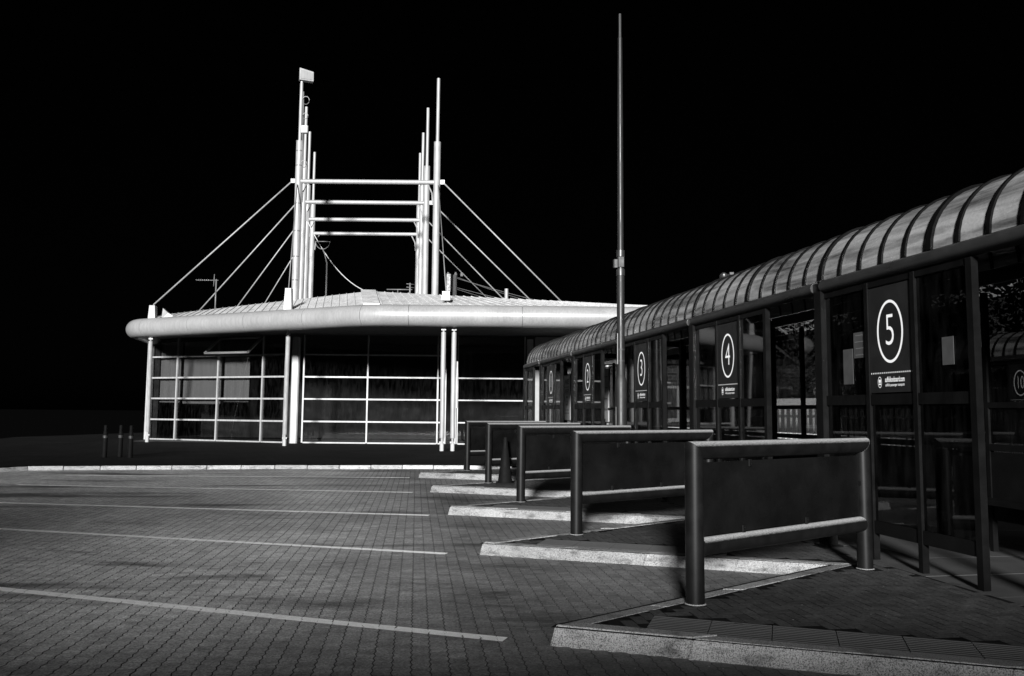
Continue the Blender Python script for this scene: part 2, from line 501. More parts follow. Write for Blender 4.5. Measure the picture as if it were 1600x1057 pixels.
def lay_blocks(blocks, z, mat, parent, nsingle, outline):
    k = len(outline)
    tones = [random.choice((.84, .92, .97, 1.0, 1.03, 1.08, 1.16)) for _ in blocks]
    score = []
    for n, (x, y, r) in enumerate(blocks):
        q = project((x, y, z))
        if q and 5 < q[0] < 1595 and 0 < q[1] < 1050: score.append((q[2], n))
    score.sort()
    single = {n for _, n in score[:nsingle]}
    faces = [(i, (i + 1) % k, k + (i + 1) % k, k + i) for i in range(k)] + [tuple(range(k, 2 * k))]
    lib = {}
    V, F, T = [], [], []
    for n, (x, y, r) in enumerate(blocks):
        dz = random.uniform(-.0009, .0009); t = tones[n]
        tx, ty = random.uniform(-.004, .004), random.uniform(-.004, .004)
        if n in single:
            if t not in lib:
                me = MB().add([(a, b, -.03) for a, b in outline] + [(a, b, 0) for a, b in outline], faces).mesh('paving_block', mat, fix=False)
                me.attributes.new('tone', 'FLOAT', 'FACE').data.foreach_set('value', [t * .2] * k + [t])    # joint dirt clings to the sides
                lib[t] = me
            o = link('paving_block', lib[t], parent)
            o.location = (x, y, z + dz); o.rotation_euler = (ty, -tx, r)
            continue
        ca, sa = math.cos(r), math.sin(r); b0 = len(V)
        for lz in (-.02, 0):
            for a, b in outline: V.append((x + a * ca - b * sa, y + a * sa + b * ca, z + dz + lz + a * tx + b * ty))
        F += [tuple(b0 + i for i in f) for f in faces]; T += [t * .2] * k + [t]
    me = bpy.data.meshes.new('paving_field'); me.from_pydata(V, [], F); me.materials.append(MATS[mat])
    me.attributes.new('tone', 'FLOAT', 'FACE').data.foreach_set('value', T)
    o = link('paving_field', me, parent); o['kind'] = 'stuff'
    return o
yard_blocks = zigzag(yard_poly, R(6.5), lambda x, y: 2.5 < y < 25 and x > -.68 * y - 2.0)
lay_blocks(yard_blocks, 0.0, 'road_block', yard, 300, ZIG)

# tactile corduroy slabs along the front kerb of the nearest bays
KW = .15
n_front = Vector((-d_front.y, d_front.x))
if n_front.y < 0: n_front = -n_front
fr_rz = math.atan2(d_front.y, d_front.x)
TAC = .42
def slab_mesh():
    m = MB(); h = TAC / 2 - .0006
    m.box((0, 0, -.02), (2 * h, 2 * h, .024))
    m.mi = [1] * len(m.mi)
    nr = 9
    for i in range(nr):
        y = -h + (i + .5) * 2 * h / nr
        w = h / nr * .55
        m.add([(-h + .001, y - w, -.008), (h - .001, y - w, -.008), (h - .001, y + w, -.008), (-h + .001, y + w, -.008),
               (-h + .003, y - w * .7, .003), (h - .003, y - w * .7, .003), (h - .003, y + w * .7, .003), (-h + .003, y + w * .7, .003)],
              [(0, 1, 5, 4), (1, 2, 6, 5), (2, 3, 7, 6), (3, 0, 4, 7), (4, 5, 6, 7)])
    return m.mesh('tactile_slab', ['tactile_concrete', 'groove_dark'])
tac_me = slab_mesh()
TAC0, TACN = .66, 9
for k in range(0, 3):
    for i in range(TACN if k == 0 else 5):
        p = tipv(k) + d_front * (TAC0 + (i + .5) * TAC) + n_front * (KW + .012 + TAC / 2)
        o = link('tactile_slab', tac_me, platform); o.location = (p.x, p.y, PZ + .001); o.rotation_euler = (0, 0, fr_rz)
def isl_ok(x, y):
    p = Vector((x, y))
    if (p - SHELTER_O).dot(sh_n) > -.12: return False
    for k in range(-1, 5):
        q = p - tipv(k)
        a, b = q.dot(d_front), q.dot(n_front)
        if b < KW + .05 and b > -.2 and -.3 < a < 4.2: return False
        if k < 3 and TAC0 - .03 < a < TAC0 + TAC * (TACN if k == 0 else 5) + .03 and 0 < b < KW + TAC + .045: return False
        n_b = Vector((d_back.y, -d_back.x)); a, b = q.dot(d_back), q.dot(n_b)
        if -.2 < b < KW + .05 and -.3 < a < 4.2: return False
    return 2.5 < y < 23
isl_blocks = herringbone(platform_poly, (0, 0), R(8.5), (-60, 90, 0, 240), isl_ok)
lay_blocks(isl_blocks, PZ, 'island_block', platform, 300, RECT)
# concrete slabs under the shelter
sl = MB().box((0, 0, -.02), (.894, .594, .04)).mesh('paving_slab', 'slab_concrete')
for i in range(-6, 26):
    for j in range(0, 8):
        p = SHELTER_O + sh_dir * ((i + .5) * .9) + sh_n * (-.09 + (j + .5) * .6)
        q = project((p.x, p.y, PZ))
        if q is None or q[0] > 1750: continue
        o = link('paving_slab', sl, platform); o.location = (p.x, p.y, PZ + random.uniform(-.003, .002)); o.rotation_euler = (0, 0, math.atan2(sh_dir.y, sh_dir.x))

# kerb stones
def kerb_run(name, pts, h, inward, mat='kerb_concrete'):
    """pts: road-side line; every stone is cut to fit; inward = +1 when the platform lies left of the run"""
    root = link(name, None); root.location = (pts[0].x, pts[0].y, 0); structure(root)
    ns = []
    for a, b in zip(pts[:-1], pts[1:]):
        d = (b - a).normalized(); ns.append(Vector((-d.y, d.x)) * inward)
    def off(i, w):
        if i == 0: return pts[0] + ns[0] * w
        if i == len(pts) - 1: return pts[-1] + ns[-1] * w
        n = (ns[i - 1] + ns[i]); n = n / n.length
        c = max(.35, n.dot(ns[i]))
        return pts[i] + n * (w / c)
    prof = [(-.005, -.06), (0, 0), (.022, h - .022), (.034, h - .001), (.05, h), (KW, h), (KW, -.06)]
    for i in range(len(pts) - 1):
        L = (pts[i + 1] - pts[i]).length
        n = max(1, round(L / .915))
        A = [off(i, w) for w, z in prof]; B = [off(i + 1, w) for w, z in prof]
        for s_ in range(n):
            t0, t1 = s_ / n, (s_ + 1) / n
            g = .011 / L
            ta, tb = t0 + (g if s_ or i else 0), t1 - g
            jx, jz = random.uniform(-.007, .007), random.uniform(-.006, .003)
            m = MB(); k = len(prof)
            vs_ = []
            for t in (ta, tb):
                for (w, z), a, b in zip(prof, A, B):
                    p = a.lerp(b, t) + ns[i] * jx
                    vs_.append((p.x, p.y, z + (jz if z > 0 else 0)))
            m.add(vs_, [(q, q + 1, k + q + 1, k + q) for q in range(k - 1)] + [tuple(range(k)), tuple(range(2 * k - 1, k - 1, -1))])
            m.build('kerb_stone', mat, root, world=True)
    return root
kerb_run('island_kerb', edge, PZ + .004, -1)
kerb_run('forecourt_kerb', bkerb, .105, -1, 'kerb_whitewash')
kerb_run('rear_kerb', right_edge, PZ, 1)

# painted bay lines
def stripe(a, b, w, n=1):
    a, b = Vector(a), Vector(b); d = (b - a).normalized(); nn = Vector((-d.y, d.x)) * (w / 2)
    m = MB(); m.add([(*(a - nn), .0045), (*(b - nn), .0045), (*(b + nn), .0045), (*(a + nn), .0045)], [(0, 1, 2, 3)])
    o = m.build('bay_line', 'road_paint', fix=False); return structure(o)
for a, b in (((-6.6, 8.33), (-.03, 6.13)), ((-8.9, 11.95), (-.73, 9.74)), ((-10.9, 14.87), (-1.28, 13.29)), ((-10.5, 17.93), (-1.98, 17.02)), ((-10.9, 20.61), (-2.5, 20.79))):
    stripe(a, b, .12 if a[1] < 13 else .15)
for i in range(4):
    x = -17.5 + i * 2.2
    m = MB().box((x, 30.6 + i * .5, PZ - .01), (1.7, .1, .008), R(12)); o = m.build('edge_line', 'worn_paint'); structure(o)

# ------------------------------------------------------------------ barriers
BL = 2.563; b_rz = math.atan2(1.59, 2.01)
def mitred_tube(m, p0, p1, r, e0, e1, n=24):
    """tube in the local xz plane; e0 / e1 shear the end rings along the axis by (dx, dz) slope"""
    p0, p1 = Vector(p0), Vector(p1); d = (p1 - p0).normalized()
    a = Vector((0, 1, 0)); b = a.cross(d)
    vs_ = []
    for p, e in ((p0, e0), (p1, e1)):
        for i in range(n):
            t = 2 * math.pi * i / n
            q = a * (r * math.cos(t)) + b * (r * math.sin(t))
            vs_.append(p + q + d * (e * b.dot(q)))
    m.add(vs_, [(i, i + n, (i + 1) % n + n, (i + 1) % n) for i in range(n)], True)
    m.add(vs_[:n], [tuple(range(n))]); m.add(vs_[n:], [tuple(range(n - 1, -1, -1))])
def make_barrier(label):
    root = thing('bay_barrier', label, 'barrier', (0, 0, 0), b_rz, 'barriers at the ends of the bus bays')
    r = .074; top = 1.275 - r
    # axis d=(0,0,1): b = a x d = (1,0,0)
    m = MB(); mitred_tube(m, (0, 0, 0), (0, 0, top), r, 0, -1); m.build('post', 'barrier_paint', root)
    m = MB(); mitred_tube(m, (BL, 0, 0), (BL, 0, top), r, 0, 1); m.build('post', 'barrier_paint', root)
    # axis d=(1,0,0): b = a x d = (0,0,-1)
    m = MB(); mitred_tube(m, (0.002, 0, top), (BL - .002, 0, top), r - .0005, 1, -1); m.build('top_rail', 'barrier_paint', root)
    lz = .44
    m = MB(); m.tube((r * .8, 0, lz), (BL - r * .8, 0, lz), r * .97, n=24); m.build('lower_rail', 'barrier_paint', root)
    z0, z1 = lz + r + .008, top - r - .022
    m = MB(); m.box((BL / 2, 0, (z0 + z1) / 2), (BL - 2 * r - .03, .01, z1 - z0)); m.build('panel', 'barrier_panel', root)
    for x, z, s_ in ((.62, z0, 1), (1.55, z0, 1), (.72, z1, -1)):
        m = MB(); m.box((x, -.013, z + s_ * .02), (.045, .016, .06), bev=.006); m.tube((x, -.02, z + s_ * .03), (x, -.032, z + s_ * .03), .01, n=8)
        m.build('clip', 'cone_plastic', root)
    for x, s_ in ((r + .012, 1), (BL - r - .012, -1)):
        m = MB(); m.box((x, -.004, (z0 + z1) / 2 + .02), (.024, .03, .04)); m.build('bracket', 'shelter_paint', root)
    for x in (0, BL):
        m = MB(); m.lathe((x, 0, 0), [(r + .012, 0), (r + .012, .008), (r + .001, .014)], 24); m.build('base_collar', 'barrier_paint', root)
    return root
b_labels = ['large dark tubular barrier nearest the camera, in front of sign 5', 'dark tubular barrier second from the camera, in front of sign 4',
            'dark tubular barrier third from the camera, in the middle of the row', 'dark tubular barrier fourth from the camera, with the cone beside its post',
            'smallest and farthest dark tubular barrier, close to the white building']
bar0 = make_barrier(b_labels[0])
for k in range(5):
    o = bar0 if k == 0 else copy_tree(bar0)
    p = Vector((1.46, 6.70)) + S * k
    o.location = (p.x, p.y, PZ + .002); o['label'] = b_labels[k]

# ------------------------------------------------------------------ shelters
EV = 3.205 - PZ                                     # eave top above the platform
RAD = .675
def make_shelter(label, loc, k0, k1, screens, nseg=10):
    root = thing('bus_shelter', label, 'bus shelter', (loc[0], loc[1], PZ), sh_rz)
    X = lambda k: -k * SHL
    def bx(name, c, d, mat='shelter_paint', bev=0, par=None): return MB().box(c, d, bev=bev).build(name, mat, par or root)
    cz, cy = EV + .01, RAD
    # posts and their rear partners
    posts = [k for k in range(math.ceil(k0), math.floor(k1) + 1)] + [k1]
    for k in posts:
        bx('post', (X(k), .01, (EV - .03) / 2), (.17, .15, EV - .03), bev=.012)
        bx('post', (X(k), 2 * RAD - .01, (EV - .03) / 2), (.14, .12, EV - .03), bev=.01)
        bx('base_plate', (X(k), .01, .01), (.24, .22, .02))
        bx('cross_beam', (X(k), RAD, EV - .12), (.10, 2 * RAD - .2, .12))
    # eave beams: half-round gutters between the posts
    kk = [k0] + [k for k in posts if k > k0]
    for a, b in zip(kk[:-1], kk[1:]):
        xa, xb = X(a) - .088, X(b) + .088
        for y, sg in ((-.005, -1), (2 * RAD + .005, 1)):
            m = MB(); n = 7
            ring = [(y + sg * .095 * math.sin(t), EV - .075 - .075 * math.cos(t)) for t in [math.pi * i / (n - 1) for i in range(n)]]
            ring = [(y - sg * .03, EV - .15)] + ring + [(y - sg * .03, EV)]
            q = len(ring)
            m.add([(x, yy, zz) for x in (xa, xb) for yy, zz in ring], [(i, i + 1, q + i + 1, q + i) for i in range(q - 1)] + [(q - 1, 0, q, 2 * q - 1)], True)
            m.add([(xa, yy, zz) for yy, zz in ring], [tuple(range(q))]); m.add([(xb, yy, zz) for yy, zz in ring], [tuple(range(q - 1, -1, -1))])
            m.build('eave_beam', 'eave_paint', root)
    # barrel roof: panels and ribs
    A = 20
    def arc(r, i): t = math.pi * i / A; return (cy - r * math.cos(t), cz + r * math.sin(t) * .98)
    step = SHL / nseg
    i0, i1 = math.ceil(k0 * nseg), math.floor(k1 * nseg)
    def arch_piece(x0, x1, ra, rb):
        m = MB(); pts = [arc(ra, i) for i in range(A + 1)] + [arc(rb, i) for i in range(A, -1, -1)]
        q = A + 1; vs_ = [(x, y, z) for x in (x0, x1) for y, z in pts]; n = 2 * q
        fs = [(i, (i + 1) % n, n + (i + 1) % n, n + i) for i in range(n)]
        m.add(vs_, fs, True)
        for i in range(A):
            m.add([vs_[i], vs_[i + 1], vs_[n - 2 - i], vs_[n - 1 - i]], [(0, 1, 2, 3)])
            m.add([vs_[n + i], vs_[n + i + 1], vs_[2 * n - 2 - i], vs_[2 * n - 1 - i]], [(3, 2, 1, 0)])
        return m
    pan = arch_piece(-step / 2 + .018, step / 2 - .018, RAD - .02, RAD - .008).mesh('roof_panel', 'canopy_sheet')
    rib = arch_piece(-.020, .020, RAD - .03, RAD + .014).mesh('rib', 'shelter_paint')
    ribw = arch_piece(-.034, .034, RAD - .03, RAD + .024).mesh('rib', 'shelter_paint')
    bolt = MB().box((0, 0, 0), (.018, .02, .03), bev=.004).mesh('bolt', 'black_rubber')
    for i in range(i0, i1 + 1):
        o = link('rib', ribw if i % 5 == 0 else rib, root); o.location = (X(i / nseg), 0, 0)
        if i < i1:
            o = link('roof_panel', pan, root); o.location = (X((i + .5) / nseg), 0, 0)
            b_ = link('bolt', bolt, o); y, z = arc(RAD, 2); b_.location = (-.02, y + .012, z - .05)
    # glazed screens facing the yard
    for mpost in screens:
        ks = [mpost, mpost - .236, mpost - .436, mpost - .64]
        if mpost == k1: ks = [mpost, mpost - .35]
        zb, zt, zm = .27, EV - .16, 1.665
        for j, k in enumerate(ks[1:]):
            bx('mullion', (X(k), 0, (EV - .16) / 2), (.06 if j < 2 else .075, .07, EV - .16))
        xa, xb = X(ks[0]) + .086, X(ks[-1]) - .038
        for a, b in zip(ks[:-1], ks[1:]):
            pa = X(a) + (.086 if a == ks[0] else .031); pb = X(b) - .031 if b != ks[-1] else X(b) - .0385
            w = pb - pa; c = (pa + pb) / 2
            bx('bottom_rail', (c, 0, zb + .07), (w, .05, .13))
            bx('mid_rail', (c, 0, zm), (w, .05, .11))
            bx('head_rail', (c, 0, zt - .03), (w, .05, .06))
            bx('glass_pane', (c, .0, (zb + .135 + zm - .055) / 2), (w, .008, zm - .055 - zb - .135), 'shelter_glass')
            bx('glass_pane', (c, .0, (zm + .055 + zt - .06) / 2), (w, .008, zt - .06 - zm - .055), 'shelter_glass')
    # rear wall: glass over a solid base panel
    for a, b in zip(kk[:-1], kk[1:]):
        L = (b - a) * SHL; n = max(1, round(L / .95)); y = 2 * RAD - .01
        for j in range(n):
            xa = X(a) - .07 - j * (L - .14) / n; xb = X(a) - .07 - (j + 1) * (L - .14) / n; c = (xa + xb) / 2; w = abs(xb - xa)
            if j: bx('mullion', (xa, y, EV / 2 - .08), (.05, .06, EV - .3))
            bx('glass_pane', (c, y, 2.0), (w - .052, .008, 1.56), 'shelter_glass')
            bx('base_panel', (c, y, .76), (w - .052, .03, .72), 'shelter_paint')
            bx('rear_rail', (c, y - .005, 1.17), (w - .052, .05, .07))
            bx('rear_rail', (c, y - .005, 1.62), (w - .052, .05, .06))
        bx('perch_seat', ((X(a) + X(b)) / 2, y - .22, .62), (L - .3, .22, .05), 'shelter_paint', bev=.01)
    return root
shelter = make_shelter('long dark bus shelter with ribbed barrel roof behind the barriers', SHELTER_O, -2, 4.65, [0, 1, 2, 3, 4, 4.65])
shelter2 = make_shelter('second dark barrel roofed shelter with sign 10 seen at the right edge', (12.62, 22.26), -2, 2, [0, 1])

# bay number signs in the middle pane of every screen
def make_sign(num, parent_loc, mpost, label, kind=0):
    x = (-(mpost - .336)) * SHL
    p = Vector(parent_loc) + (-sh_dir) * x
    root = thing('bay_sign', label, 'sign', (p.x - sh_n.x * .012, p.y - sh_n.y * .012, PZ), sh_rz, 'numbered bay signs on the shelters')
    w = .2 * SHL - .066; z0, z1 = 1.735, EV - .235
    MB().box((0, 0, (z0 + z1) / 2), (w, .012, z1 - z0)).build('board', 'sign_black', root)
    y = -.0085
    cz_ = 2.36; n = 56
    m = MB(); ring = []
    for i in range(n):
        t = 2 * math.pi * i / n
        ring.append((.212 * math.cos(t), y, cz_ + .325 * math.sin(t))); ring.append((.186 * math.cos(t), y, cz_ + .297 * math.sin(t)))
    m.add(ring, [(2 * i, 2 * i + 1, (2 * i + 3) % (2 * n), (2 * i + 2) % (2 * n)) for i in range(n)])
    m.build('ring', 'sign_white', root, fix=False)
    flat_text(str(num), .47, 0, cz_, y, .76 if len(str(num)) == 1 else .56, -.005, parent=root, name='numeral')
    m = MB()
    for i in range(22):
        xx = -w / 2 + .02 + i * (w - .04) / 21
        m.add([(xx - .006, y, 1.93), (xx + .006, y, 1.93), (xx + .006, y, 1.944), (xx - .006, y, 1.944)], [(0, 1, 2, 3)])
    m.build('dotted_line', 'sign_white', root, fix=False)
    flat_text('suffolkonboard.com', .075, .055, 1.865, y, .52, .0016, parent=root)
    flat_text('suffolk passenger transport', .04, .055, 1.81, y, .70, .0003, parent=root)
    # oval bus emblem
    m = MB(); ox, oz = -.19, 1.842
    ring = []
    for i in range(24):
        t = 2 * math.pi * i / 24
        ring.append((ox + .033 * math.cos(t), y, oz + .058 * math.sin(t))); ring.append((ox + .028 * math.cos(t), y, oz + .051 * math.sin(t)))
    m.add(ring, [(2 * i, 2 * i + 1, (2 * i + 3) % 48, (2 * i + 2) % 48) for i in range(24)])
    m.add([(ox - .018, y, oz - .004), (ox + .018, y, oz - .004), (ox + .018, y, oz + .028), (ox - .018, y, oz + .028)], [(0, 1, 2, 3)])
    m.add([(ox - .018, y, oz - .028), (ox + .018, y, oz - .028), (ox + .016, y, oz - .012), (ox - .016, y, oz - .012)], [(0, 1, 2, 3)])
    m.build('emblem', 'sign_white', root, fix=False)
    return root
for num, mp, lab in ((5, 0, 'nearest and largest bay sign, white numeral five in an oval on black'), (4, 1, 'black bay sign with numeral four, second from the camera'),
                     (3, 2, 'black bay sign with numeral three beside the lamp column'), (2, 3, 'narrow-looking bay sign with numeral two left of the lamp column'),
                     (1, 4, 'farthest bay sign with numeral one near the white building')):
    make_sign(num, SHELTER_O, mp, lab)
make_sign(10, (12.62, 22.26), 0, 'black bay sign with number 10 on the far shelter')

# ------------------------------------------------------------------ station building
BO = Vector((-5.5, 38.0, PZ))
bld = thing('station_building', 'white and glass bus station building with rounded fascia tube and low metal roof', 'building', BO)
def W(m, name, mat, par=None): return m.build(name, mat, par or bld, world=True)
ZR = [.154, 1.142, 2.19, 3.227, 4.278, 5.25]
def wall(p0, p1, fr, rows, skip=(), thick=(.07, .075)):
    p0, p1 = Vector(p0), Vector(p1); d = p1 - p0; L = d.length; d = d / L
    a = math.atan2(d.y, d.x)
    for f in fr:
        p = p0 + d * (L * f)
        W(MB().box((p.x, p.y, (rows[0] + rows[-1]) / 2), (thick[0], .16, rows[-1] - rows[0]), a), 'mullion', 'white_metal')
    for i, (fa, fb) in enumerate(zip(fr[:-1], fr[1:])):
        pa, pb = p0 + d * (L * fa + thick[0] / 2), p0 + d * (L * fb - thick[0] / 2)
        c = (pa + pb) / 2; w = (pb - pa).length
        for j, z in enumerate(rows):
            if (i, j) in skip: continue
            W(MB().box((c.x, c.y, z), (w, .11, thick[1]), a), 'transom', 'white_metal')
        zz = [z for j, z in enumerate(rows) if (i, j) not in skip]
        for z0, z1 in zip(zz[:-1], zz[1:]):
            W(MB().box((c.x, c.y, (z0 + z1) / 2), (w - .004, .012, z1 - z0 - thick[1] - .004), a), 'window_pane', 'window_glass')
WL0, WL1 = (-18.30, 42.30), (-10.30, 39.0)
wall(WL0, WL1, [0, .199, .4975, .808, .962], ZR, skip=((2, 5),) if False else ())
FY = 39.2
wall((-9.78, FY), (-3.19, FY), [0, .457, .958, 1.0], ZR, thick=(.07, .07))
wall((-2.53, FY), (.62, FY), [0, 1.0], [ZR[0], ZR[1], ZR[2], ZR[3], ZR[5]], thick=(.05, .06))
W(MB().box((-10.12, FY - .18, 2.6), (.36, .36, 4.95), bev=.05), 'column', 'white_metal')
W(MB().box((.86, FY - .1, 2.6), (.3, .3, 4.95), bev=.05), 'column', 'white_metal')
W(MB().box((-18.42, 42.3, 2.6), (.2, .2, 4.95), bev=.03), 'column', 'white_metal')
# doorway between the two glazed fronts
for x in (-3.1, -2.62):
    W(MB().box((x, FY, 2.4), (.06, .1, 4.5)), 'door_frame', 'white_metal')
W(MB().box((-2.86, FY + .02, 2.3), (.42, .012, 4.3)), 'door', 'window_glass')
# brick return wall behind the shelter
W(MB().box((6.2, FY + .05, 2.65), (10.2, .3, 5.1)), 'side_wall', 'brick_pale')
# interior shell
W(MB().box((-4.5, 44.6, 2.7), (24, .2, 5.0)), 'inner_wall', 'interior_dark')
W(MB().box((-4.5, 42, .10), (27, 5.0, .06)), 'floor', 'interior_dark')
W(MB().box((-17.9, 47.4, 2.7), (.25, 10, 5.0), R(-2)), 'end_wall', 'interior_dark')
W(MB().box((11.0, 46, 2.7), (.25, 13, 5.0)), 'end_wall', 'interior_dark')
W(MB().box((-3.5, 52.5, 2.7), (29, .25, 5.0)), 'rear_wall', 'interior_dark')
# open top-hung window in the left face
dL = (Vector(WL1) - Vector(WL0)); LL = dL.length; dL = dL / LL; nL = Vector((dL.y, -dL.x))
root_w = MB()
pa, pb = Vector(WL0) + dL * (LL * .4975 + .09), Vector(WL0) + dL * (LL * .808 - .06)
zt, zb_, outw = 5.10, 4.33, 1.0
def wp(t, s_, o=0.0):
    p = pa.lerp(pb, t) + nL * (.09 + outw * s_ + o); return (p.x, p.y, zt + (zb_ - zt) * s_)
def bar(m, a, b, r=.065): m.tube(a, b, r, n=6)
m = MB(); bar(m, wp(0, 0), wp(1, 0)); bar(m, wp(0, 1), wp(1, 1)); bar(m, wp(0, 0), wp(0, 1)); bar(m, wp(1, 0), wp(1, 1))
ow = W(m, 'opening_window', 'white_metal')
m = MB(); m.hexa([wp(0.02, 1, -.004), wp(.98, 1, -.004), wp(.98, 1, .004), wp(.02, 1, .004)], [wp(.02, 0, -.004), wp(.98, 0, -.004), wp(.98, 0, .004), wp(.02, 0, .004)])
W(m, 'pane', 'window_glass', ow)

# fascia tube
TR, TZ = .43, 5.36
def round_poly(pts, rad, n=7):
    out = []
    for i, p in enumerate(pts):
        if i in (0, len(pts) - 1): out.append(p); continue
        a = (pts[i - 1] - p).normalized(); b = (pts[i + 1] - p).normalized()
        for j in range(n + 1):
            t = j / n
            out.append((p + a * rad).lerp(p, t).lerp(p.lerp(p + b * rad, t), t))
    return out
C_B, C_L, C_F, C_R = Vector((-20.6, 56)), Vector((-17.65, 38.45)), Vector((-5.5, 32.2)), Vector((9.2, 32.3))
line = round_poly([C_B, C_L, C_F, C_R, Vector((12, 40)), Vector((12, 56))], .9)
def tube_between(pts):
    m = MB(); m.sweep([(p.x, p.y, TZ) for p in pts], TR, 28); return m
def resample(pts, cuts):
    """cut a polyline at the given arc lengths"""
    acc = [0]
    for a, b in zip(pts[:-1], pts[1:]): acc.append(acc[-1] + (b - a).length)
    tot = acc[-1]; cuts = [0] + [c for c in cuts if 0 < c < tot] + [tot]
    def at(s_):
        for i in range(len(pts) - 1):
            if acc[i + 1] >= s_: return pts[i].lerp(pts[i + 1], (s_ - acc[i]) / max(1e-6, acc[i + 1] - acc[i]))
        return pts[-1]
    for a, b in zip(cuts[:-1], cuts[1:]):
        seg = [at(a + .008)] + [p for p, s_ in zip(pts, acc) if a + .05 < s_ < b - .05] + [at(b - .008)]
        yield seg
acc_L = (C_L - C_B).length
for seg in resample(line, [acc_L - 6, acc_L - .95, acc_L + .9, acc_L + 3.9, acc_L + 7.2, acc_L + 10.4, acc_L + 13.2, acc_L + 15.0, acc_L + 19.4, acc_L + 24]):
    W(tube_between(seg), 'fascia_section', 'fascia_metal')
core = MB(); core.sweep([(p.x, p.y, TZ) for p in line], TR - .03, 16); W(core, 'fascia_core', 'black_rubber')
# soffit
sf = MB(); poly = [C_B, C_L, C_F, C_R, Vector((12, 40)), Vector((12, 56))]
sf.add([(p.x, p.y, 5.22) for p in poly] + [(p.x, p.y, 5.30) for p in poly], [tuple(range(5, -1, -1)), tuple(range(6, 12))] + [(i, (i + 1) % 6, 6 + (i + 1) % 6, 6 + i) for i in range(6)])
W(sf, 'soffit', 'dark_soffit')
W(MB().box((-5.6, 33.6, 5.2), (.9, .12, .04)), 'soffit_light', 'white_metal')
# metal roof: standing seam panels between eave and ridge
def inset(p, c, w): d = (c - p).normalized(); return p + d * w
E_L, E_F, E_R = Vector((-16.75, 38.55, 5.84)), Vector((-5.55, 32.75, 5.84)), Vector((8.9, 32.85, 5.84))
R_L, R_F, R_R = Vector((-17.0, 40.7, 6.30)), Vector((-6.35, 36.5, 6.93)), Vector((6.2, 36.6, 6.38))
def roof_slope(ea, eb, ra, rb, n, u0=0.0, u1=1.0):
    nrm = (eb - ea).cross(ra - ea).normalized()
    if nrm.z < 0: nrm = -nrm
    for i in range(n):
        t0, t1 = u0 + (u1 - u0) * i / n, u0 + (u1 - u0) * (i + 1) / n
        e0, e1, g0, g1 = ea.lerp(eb, t0), ea.lerp(eb, t1), ra.lerp(rb, t0), ra.lerp(rb, t1)
        m = MB(); dn = -nrm * .03
        m.hexa([e0 + dn, e1 + dn, g1 + dn, g0 + dn], [e0, e1, g1, g0])
        p = W(m, 'roof_panel', 'roof_metal')
        d = (e1 - e0).normalized() * .025
        m = MB(); h = nrm * .03
        m.hexa([e0 - d, e0 + d, g0 + d, g0 - d], [e0 - d * .7 + h, e0 + d * .7 + h, g0 + d * .7 + h, g0 - d * .7 + h])
        W(m, 'seam', 'roof_metal', p)
roof_slope(E_L, E_F, R_L, R_F, 30)
roof_slope(E_F, E_R, R_F, R_R, 36)
# hip cap and gutter upstand
m = MB(); h = Vector((0, 0, .07)); d = Vector((.22, .02, 0))
m.hexa([E_F - d * 1.6, E_F + d * 1.3, R_F + d * 1.3, R_F - d * 1.6], [E_F - d * 1.6 + h, E_F + d * 1.3 + h, R_F + d * 1.3 + h, R_F - d * 1.6 + h])
W(m, 'hip_cap', 'roof_metal')
for a, b in ((E_L, E_F), (E_F, E_R)):
    n_ = (b - a).cross(Vector((0, 0, 1))).normalized() * .06; z = Vector((0, 0, .22))
    m = MB(); m.hexa([a - z, b - z, b - z - n_, a - z - n_], [a - Vector((0, 0, .06)), b - Vector((0, 0, .06)), b - n_ - Vector((0, 0, .06)), a - n_ - Vector((0, 0, .06))]); W(m, 'gutter_upstand', 'roof_metal')
rf = MB(); fl = [(R_L.x, R_L.y, 6.2), (R_F.x, R_F.y, 6.6), (R_R.x, R_R.y, 6.2), (10, 55, 6.0), (-19, 55, 6.0)]
rf.add(fl + [(x, y, z - .4) for x, y, z in fl], [(4, 3, 2, 1, 0), (5, 6, 7, 8, 9)] + [(i, (i + 1) % 5, 5 + (i + 1) % 5, 5 + i) for i in range(5)])
W(rf, 'flat_roof', 'roof_metal')
# raking struts under the fascia, their shoes and the brackets above
def strut(x, y, x2=None, y2=None, bracket=0.0):
    x2 = x if x2 is None else x2; y2 = y if y2 is None else y2
    m = MB(); m.tube((x, y, .62), (x2, y2, 4.75), .095, n=14); s_ = W(m, 'strut', 'white_metal')
    m = MB(); m.tube((x, y, .40), (x, y, .62), .05, n=10); m.box((x, y, .27), (.16, .16, .28), bev=.03); m.box((x, y, .46), (.2, .05, .07)); W(m, 'shoe', 'white_metal', s_)
    m = MB(); m.tube((x2, y2, 4.75), (x2, y2, 5.0), .045, n=8); m.box((x2, y2, 4.86), (.18, .05, .07)); W(m, 'top_clevis', 'galvanised', s_)
strut(-2.68, 32.47); strut(-2.27, 32.5); strut(-9.70, 35.9, -9.45, 35.0); strut(-16.8, 38.7, -16.55, 38.0)
W(MB().box((-2.12, 32.46, 2.7), (.05, .22, 1.8)), 'sign_strip', 'white_metal')
for x, y, z0, z1 in ((-9.41, 34.7, 5.75, 6.75), (-16.5, 37.95, 5.7, 6.38)):
    m = MB(); m.hexa([(x - .17, y - .13, z0), (x + .17, y - .13, z0), (x + .17, y + .13, z0), (x - .17, y + .13, z0)], [(x - .12, y - .13, z1), (x + .13, y - .13, z1), (x + .13, y + .13, z1), (x - .12, y + .13, z1)])
    W(m, 'bracket', 'white_metal')
